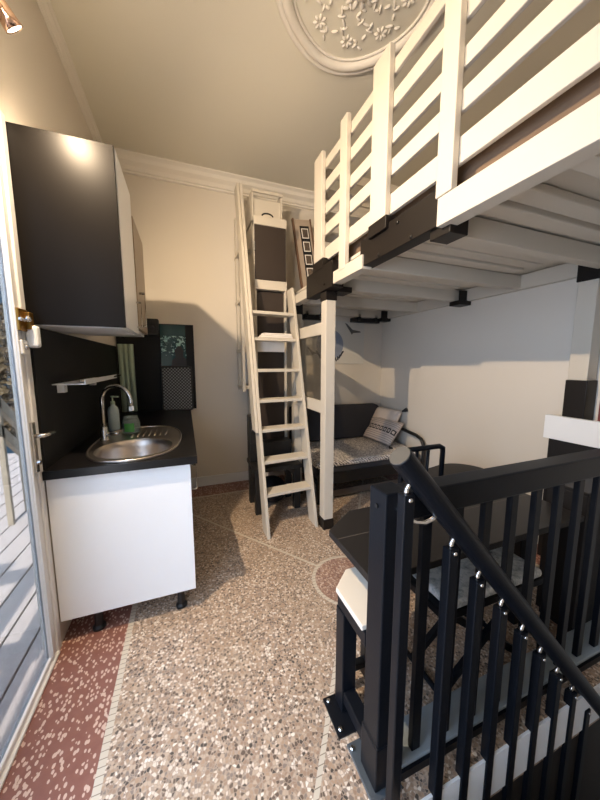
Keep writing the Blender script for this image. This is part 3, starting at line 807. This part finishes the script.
# folded cloth on a tread
cl = thing('folded_cloth', 'folded white cloth lying on the sixth tread of the ladder', 'cloth', (.77,2.7,1.595))
yb = K*1.593
b = MB()
for j in range(3):
    c = lA+tr*(.24+.005*j)+V((0,.07+yb,1.602+j*.014)); 
    b.obox(c, (.31-.02*j, .09, .013), Matrix((tr, V((-tr.y,tr.x,0)), V((0,0,1)))).transposed())
b.build('folds', M['cloth'], cl, bevel=.006, seg=3)
b = MB(); b.obox(lA+tr*.22+V((0,.155+yb,1.53)), (.27,.006,.11), Matrix((tr, V((-tr.y,tr.x,0)), V((0,0,1)))).transposed()); b.build('hanging_flap', M['cloth'], cl, bevel=.002)

# ------------------------------------------------------------------ poster on back wall
po = thing('wall_poster', 'pale unframed print of a blue globe and flying bird on the back wall', 'picture', (1.8,3.4,1.36))
b = MB(); b.box(1.36,2.185,3.396,3.408,1.36,1.89); b.build('sheet', mat('pale_print_paper', srgb(214,211,204), .7, var=.05, scale=4), po, bevel=.002)
b = MB(); b.lathe((1.695,3.396,1.60), [(.185,0),(.185,.003),(0,.003)], 40, axis=(0,-1,0)); b.build('globe_print', mat('blue_globe_print', srgb(138,148,168), .7, var=.35, scale=8), po)
b = MB()
for (ux, uz, s) in ((2.0,1.78,1),(1.46,1.50,.7)):
    b.vprism([(ux-.02*s,uz-.02*s),(ux-.1*s,uz+.09*s),(ux-.07*s,uz+.08*s),(ux+.01*s,uz+.01*s),(ux+.12*s,uz-.005*s),(ux+.13*s,uz-.02*s),(ux+.02*s,uz-.03*s),(ux+.0,uz-.05*s)], 'xz', 3.3925, 3.396)
b.build('bird_print', mat('grey_bird_print', srgb(96,94,92), .7, var=.1), po)
b = MB()
for sg in (-1, 1):
    for j in range(5):
        a = -.5-.16*j; b.ball((1.695+sg*.2*math.cos(a), 3.394, 1.60+.2*math.sin(a)), (.012,.003,.028), Matrix.Rotation(sg*(.7-.25*j),3,'Y'), 8, 6)
b.build('leaf_print', mat('dark_leaf_print', srgb(52,54,64), .7), po)

# ------------------------------------------------------------------ daybed
so = thing('daybed', 'dark daybed with black tube arms and patterned throw under the loft', 'daybed', (1.8,2.95,0))
b = MB(); b.box(1.16,2.36,2.53,3.28,.24,.36); b.build('base', M['sofa'], so, bevel=.015, seg=3)
b = MB(); b.box(1.14,2.36,2.50,2.53,.20,.31); b.box(1.14,2.36,2.53,3.3,.20,.238); b.build('frame', M['rubber'], so, bevel=.004)
b = MB()
bp = [(1.14,.42),(2.36,.42),(2.385,.6),(2.385,.76),(2.36,.82),(2.30,.845),(1.14,.86)]
b.vprism(bp, 'xz', 3.27, 3.36); b.build('backrest', M['sofa'], so, bevel=.02, seg=3)
b = MB(); b.box(1.13,2.36,2.51,3.26,.362,.425); th = b.build('throw', M['throw'], so, bevel=.025, seg=4, label='grey and cream woven patterned throw')
b = MB(); b.box(1.17,2.34,2.58,2.60,.03,.10); b.build('lower_rail', mat('worn_brown_rail', srgb(84,74,66), .6), so, bevel=.003)
for xx in (2.40,):
    pts = [(xx,3.33,0),(xx,3.33,.52)]+arc((xx,3.25,.55), .08, 0, PI/2, 5, (0,1,0), (0,0,1))
    pts = [(xx,3.33,0),(xx,3.33,.58),(xx,3.30,.615),(xx,3.2,.62),(xx,2.62,.565),(xx,2.54,.54),(xx,2.505,.48),(xx,2.50,.40),(xx,2.50,0)]
    b = MB(); b.tube(pts, .019, 12); b.build('arm_tube', M['rubber'], so, smooth=True)
b = MB(); b.tube([(2.40,3.33,.3),(2.40,2.5,.3)], .014, 10); b.build('side_tube', M['rubber'], so, smooth=True)
for x in (1.17, 2.32):
    for y in (2.55, 3.26):
        b = MB(); b.box(x-.02,x+.02,y-.02,y+.02,0,.20); b.build('leg', M['rubber'], so)

def cushion(name, label, c, w, h, t, Mx, m, tassels):
    """pillow with pinched edges; local u along w, v along h, n thickness"""
    th = thing(name, label, 'cushion', c, 'cushions on the daybed'); N = 14
    bm = bmesh.new(); uvl = bm.loops.layers.uv.new('UVMap'); c = V(c); grid = {}
    for s in (1, -1):
        for i in range(N+1):
            for j in range(N+1):
                u, v = i/N*2-1, j/N*2-1
                if s == -1 and (abs(u) == 1 or abs(v) == 1): grid[s, i, j] = grid[1, i, j]; continue
                q = max(0, (1-u**4)*(1-v**4))**.5
                pin = 1-.06*(1-abs(u*v))*(abs(u)**6+abs(v)**6)*.5
                grid[s, i, j] = bm.verts.new(Mx @ V((u*w/2*pin, v*h/2*pin, s*t/2*q)))
        for i in range(N):
            for j in range(N):
                ids = [(i,j),(i+1,j),(i+1,j+1),(i,j+1)]
                if s == -1: ids = ids[::-1]
                f = bm.faces.new([grid[s, *q] for q in ids]); f.smooth = True
                for lp, q in zip(f.loops, ids): lp[uvl].uv = (q[0]/N, q[1]/N)
    me = bpy.data.meshes.new('cover'); bm.to_mesh(me); bm.free(); me.materials.append(m)
    o = bpy.data.objects.new('cover', me); COL.objects.link(o); o.parent = th; OFF[o.name] = OFF[th.name]
    for (su, sv) in tassels:
        p = c+Mx @ V((su*w/2*.98, sv*h/2*.98, 0)); d = Mx @ V((su*.5, sv*.3, 0)); d.normalize()
        b = MB(); b.lathe(p, [(.008,0),(.012,.008),(.01,.016),(.018,.03),(.026,.065),(0,.066)], 12, axis=d); b.build('tassel', M['rubber'], th, smooth=True, label='black yarn tassel')
def frame(nrm, upv):
    n = V(nrm).normalized(); v = V(upv); v = (v-n*v.dot(n)).normalized(); u = v.cross(n)
    return Matrix((u, v, n)).transposed()
cushion('cushion', 'cushion with dark band of squares lying at the right end of the daybed', (2.20,2.97,.565), .48, .32, .12, frame((-.76,-.1,.65), (.65,.05,.76)), M['cush_band'], [(1,-1)])
cushion('cushion', 'cream cushion with black tassel propped behind the patterned one', (2.325,3.09,.68), .42, .28, .11, frame((-.85,-.12,.5), (.5,.05,.86)), M['cush_plain'], [(1,1)])

# ------------------------------------------------------------------ table group
tb = thing('dining_table', 'low black table with chamfered corners behind the stair guard', 'table', (1.1,1.0,0))
poly = [(.547,.765),(.547,1.085),(.715,1.205),(1.58,1.205),(1.72,1.10),(1.72,.765)]
b = MB(); b.prism(poly, .632, .66); top = b.build('top', M['table'], tb, bevel=.003)
b = MB(); b.box(.55,1.715,1.010,1.013,.6602,.6608); b.build('leaf_joint', mat('pale_joint_line', srgb(88,82,76), .6), top)
for (x, y) in ((.80,.95),(.80,1.12),(1.58,.95),(1.58,1.12)):
    b = MB(); b.box(x-.022,x+.022,y-.022,y+.022,0,.632); b.build('leg', M['black_steel'], tb, bevel=.003)
b = MB(); b.box(.80,1.58,1.02,1.05,.55,.632); b.build('apron', M['black_steel'], tb)

ch = thing('tube_chair', 'black tube-framed chair at the far side of the table', 'chair', (1.38,1.45,0))
pts = [(1.20,1.44,0),(1.20,1.42,.80)]+[V(p) for p in ((1.21,1.41,.835),(1.24,1.41,.85),(1.48,1.41,.85),(1.51,1.41,.835),(1.522,1.42,.80))]+[(1.522,1.44,0)]
b = MB(); b.tube(pts, .016, 12); b.build('back_frame', M['black_steel'], ch, smooth=True)
for x in (1.31,1.40):
    b = MB(); b.tube([(x,1.415,.85),(x,1.43,.44)], .009, 8); b.build('back_bar', M['black_steel'], ch, smooth=True)
b = MB(); b.box(1.20,1.52,1.44,1.60,.43,.455); b.box(1.20,1.52,1.25,1.44,.43,.455); b.build('seat', M['black_steel'], ch, bevel=.008)
for x in (1.215,1.505):
    b = MB(); b.tube([(x,1.27,.43),(x,1.25,0)], .014, 10); b.build('leg', M['black_steel'], ch, smooth=True)

pf = thing('pouf', 'round dark grey fabric pouf between the table and the right wall', 'pouf', (2.03,1.66,0))
b = MB(); b.lathe((2.03,1.66,0), [(.24,0),(.29,.03),(.305,.2),(.305,.40),(.285,.475),(.22,.515),(.1,.53),(0,.533)], 40); b.build('body', M['pouf'], pf, smooth=True)
b = MB(); b.tube([(2.03+.295*math.cos(t),1.66+.295*math.sin(t),.462) for t in [2*PI*i/40 for i in range(40)]], .007, 8, closed=True); b.build('piping', M['rubber'], pf, smooth=True)

bn = thing('folding_bench', 'black cross-legged bench with grey and white print cushion between table and guard', 'bench', (1.15,.86,0))
b = MB(); b.box(.88,1.46,.765,1.0,.385,.42); b.build('seat_frame', M['black_steel'], bn, bevel=.005)
b = MB(); b.box(.905,1.45,.762,.99,.422,.462); b.build('cushion', M['marble'], bn, bevel=.018, seg=4, label='grey and white printed seat pad')
for y in (.80,.96):
    b = MB(); b.bar((.92,y,.02),(1.40,y,.385),.022,.03,(0,1,0)); b.build('leg', M['black_steel'], bn)
    b = MB(); b.bar((1.40,y+.025,.02),(.92,y+.025,.385),.022,.03,(0,1,0)); b.build('leg', M['black_steel'], bn)
for x in (.92,1.40):
    b = MB(); b.tube([(x,.79,.018),(x,1.0,.018)], .012, 10); b.build('foot_bar', M['black_steel'], bn)

# small white-topped bench bolted beside the post
sb2 = thing('low_stool', 'low black-framed stool with cream chamfered top bolted beside the guard post', 'stool', (.62,.9,0))
b = MB(); b.prism([(.512,.765),(.512,.950),(.60,1.03),(.70,1.03),(.735,1.0),(.735,.795),(.70,.760)], .483, .503); b.build('top', M['cream_top'], sb2, bevel=.004, label='cream laminate top')
for (x, y) in ((.545,.92),(.70,.98)):
    b = MB(); b.box(x-.03,x+.03,y-.03,y+.03,.012,.43); b.build('leg', M['black_steel'], sb2, bevel=.004)
b = MB(); b.box(.520,.570,.755,.95,.43,.482); b.box(.57,.72,.95,1.0,.43,.482); b.build('top_rail', M['black_steel'], sb2, bevel=.003)
b = MB(); b.box(.520,.570,.755,.89,.055,.105); b.build('bottom_rail', M['black_steel'], sb2, bevel=.003)
b = MB(); b.box(.57,.67,.965,.995,.07,.10); b.build('bottom_rail', M['black_steel'], sb2, bevel=.003)
b = MB(); b.box(.468,.572,.825,.965,0,.010); pl = b.build('base_plate', M['black_steel'], sb2, bevel=.002)
for (x, y) in ((.485,.845),(.485,.945)):
    b = MB(); b.lathe((x,y,.010), [(.010,0),(.010,.006),(.006,.009)], 6); b.build('bolt', M['chrome'], pl)

# ------------------------------------------------------------------ stair guard and handrail
sg = thing('stair_guard', 'black steel stair guard with square post and flat top rail at the stairwell edge', 'railing', (.5,.7,0))
b = MB(); b.box(.51,.59,.66,.74,.01,1.005); gp = b.build('post', M['black_steel'], sg, bevel=.005)
b = MB(); b.box(.506,.594,.656,.744,.0105,.17); b.build('post_foot_sleeve', M['black_steel'], gp, bevel=.004)
b = MB(); b.lathe((.509,.70,.955), [(.007,0),(.007,.004)], 10, axis=(-1,0,0)); b.build('post_bolt', M['rubber'], gp)
b = MB(); b.box(.485,.60,.64,.80,0,.010); b2 = b.build('base_plate', M['plate'], sg, bevel=.002, label='grey steel base plate')
b = MB(); b.lathe((.497,.78,.010), [(.009,0),(.009,.006),(.005,.009)], 6); b.build('bolt', M['chrome'], b2)
b = MB(); b.box(.58,2.29,.655,.73,.915,1.0); b.build('top_rail', M['black_steel'], sg, bevel=.006)
b = MB(); b.box(.60,2.40,.655,.665,0,.03); b.build('kerb_angle', M['black_steel'], sg)
x = .672
while x < 2.28:
    b = MB(); b.box(x,x+.036,.682,.704,.041,.915); b.build('baluster', M['black_steel'], sg, bevel=.003); x += .1335
b = MB(); b.box(.60,XE-.2,.665,.78,0,.04); struct(b.build('trim_kerb', M['kerb'], bevel=.004))

hr = thing('stair_handrail', 'black round stair handrail with bars sloping down to the right', 'handrail', (.5,.6,0))
def hz(x): return 1.118-1.115*(x-.517)
d = V((1,0,-1.115)).normalized()
p0 = V((.522,.60,hz(.522))); p1 = V((1.72,.60,hz(1.72)))
b = MB(); b.tube([p0-d*.032, p1], .031, 24); tubeo = b.build('rail_tube', M['black_steel'], hr, bevel=.003, smooth=False)
b = MB(); b.lathe(p0-d*.032, [(.0295,0),(.0285,.002),(0,.002)], 24, axis=-d); b.build('end_cap', mat('grey_end_cap', srgb(72,70,66), .5), tubeo)
for i in range(9):
    x = .522 if i == 0 else .696+(i-1)*.1178
    if i == 0: x = .527
    zt = hz(x)-.075
    b = MB(); b.box(x-.017,x+.017,.585,.615,max(-2.2, -.20-1.05*(x-.55)-.3), zt); ba = b.build('bar', M['black_steel'], hr, bevel=.004)
    b = MB(); b.tube([(x,.60,zt-.012),(x,.60,zt+.012),(x+.012,.60,zt+.028),(x+.004,.60,zt+.04)], [.009,.007,.006,.006], 8)
    b.lathe((x,.585,zt-.012), [(.007,0),(.007,.004),(.003,.006)], 8, axis=(0,-1,0)); b.build('clip', M['polish'], ba, smooth=True, label='bright steel clip')
b = MB(); b.tube([(.555,.66,.955),(.566,.635,.940),(.586,.625,.929),(.610,.615,.927),(.628,.608,.938),(.640,.602,hz(.640)-.03)], .0075, 10); b.build('bracket', M['polish'], hr, smooth=True, label='chrome J-shaped bracket from post to handrail')

sdb = thing('sideboard', 'black low sideboard with white upstand board at the right wall behind the guard', 'sideboard', (2.39,.95,0))
b = MB(); b.box(2.32,2.466,.62,1.275,0,.86); b.build('body', M['table'], sdb, bevel=.003)
b = MB(); b.box(2.30,2.34,.60,1.30,.861,1.02); b.build('upstand', M['gloss_white'], sdb, bevel=.003, label='white front board along the top')
bcab = thing('black_cabinet', 'low black cabinet at the right end of the table behind the guard', 'cabinet', (2.0,.86,0))
b = MB(); b.box(1.76,2.27,.78,.95,.04,.74); b.build('body', M['table'], bcab, bevel=.004)
b = MB(); b.box(1.755,2.275,.775,.955,.741,.76); b.build('top', M['table'], bcab, bevel=.003)
b = MB(); b.box(1.78,2.25,.80,.94,0,.04); b.build('plinth', M['rubber'], bcab)
# red book edge behind the right post
bk = thing('book_box', 'dark red box file on the black sideboard at the right edge behind the post', 'box file', (2.40,.98,1.02))
b = MB(); b.box(2.345,2.455,.95,1.04,.862,1.29); b.build('case', M['red'], bk, bevel=.003)
b = MB(); b.box(2.342,2.345,.97,1.02,1.12,1.2); b.build('spine_label', M['rubber'], bk)

# ------------------------------------------------------------------ light
def light(name, kind, loc, energy, col, **kw):
    l = bpy.data.lights.new(name, kind); l.energy = energy; l.color = col
    for k_, v_ in kw.items(): setattr(l, k_, v_)
    o = bpy.data.objects.new(name, l); COL.objects.link(o); o.location = loc; return o
for nm, p, am, w_ in (('spot_lamp_light', LP, aim, 5), ('main_spot_lamp_light', LP2, aim2, 175)):
    sp_ = light(nm, 'SPOT', p+am*.03, w_, (1,.765,.51), spot_size=math.radians(155), spot_blend=.9, shadow_soft_size=.014)
    sp_.rotation_euler = am.to_track_quat('-Z', 'Y').to_euler()
ul = light('added_uplight_fill', 'SPOT', LP3+aim3*.03, 62, (1,.78,.53), spot_size=math.radians(140), spot_blend=.7, shadow_soft_size=.03)  # added fill for the ceiling, from the unseen third fitting
ul.rotation_euler = aim3.to_track_quat('-Z', 'Y').to_euler()
sun = light('sun', 'SUN', (-3,-3,5), 17.0, (1,.95,.88), angle=math.radians(.6))
sun.rotation_euler = V((-.01,.8,-.6)).to_track_quat('-Z', 'Y').to_euler()
# daylight sampling portal in the open doorway (no light of its own)
pt = light('doorway_portal', 'AREA', (XW-.1,.30,1.17), 1, (1,1,1), shape='RECTANGLE', size=1.1, size_y=2.3)
pt.data.cycles.is_portal = True
pt.rotation_euler = V((1,0,0)).to_track_quat('-Z', 'Y').to_euler()

w = bpy.data.worlds.new('sky'); SC.world = w; w.use_nodes = True
t = w.node_tree; bgn = t.nodes['Background']
tc = t.nodes.new('ShaderNodeTexCoord'); sx = t.nodes.new('ShaderNodeSeparateXYZ'); t.links.new(tc.outputs['Generated'], sx.inputs[0])
rp_ = t.nodes.new('ShaderNodeValToRGB'); e = rp_.color_ramp.elements
mp = t.nodes.new('ShaderNodeMapRange'); mp.inputs['From Min'].default_value = -1; mp.inputs['From Max'].default_value = 1
t.links.new(sx.outputs[1], mp.inputs['Value']); t.links.new(mp.outputs[0], rp_.inputs[0])
e[0].position = .45; e[0].color = (.62,.77,1,1); e[1].position = .85; e[1].color = (.02,.045,.075,1)
t.links.new(rp_.outputs[0], bgn.inputs['Color']); bgn.inputs['Strength'].default_value = 7.5

# ------------------------------------------------------------------ camera
cam = bpy.data.cameras.new('camera'); co = bpy.data.objects.new('camera', cam); COL.objects.link(co)
cam.sensor_fit = 'HORIZONTAL'; cam.sensor_width = 36; cam.lens = 18.0; cam.clip_start = .02
yaw, pit = math.radians(20.9), math.radians(7.0)
co.location = (0, 0, 1.37)
co.rotation_euler = V((math.sin(yaw)*math.cos(pit), math.cos(yaw)*math.cos(pit), -math.sin(pit))).to_track_quat('-Z', 'Y').to_euler()
SC.camera = co
vs = SC.view_settings
vs.view_transform = 'Standard'; vs.look = 'None'; vs.gamma = 1; vs.exposure = 0.14; vs.use_curve_mapping = False
SC.cycles.max_bounces = 10; SC.cycles.diffuse_bounces = 3; SC.cycles.transparent_max_bounces = 12
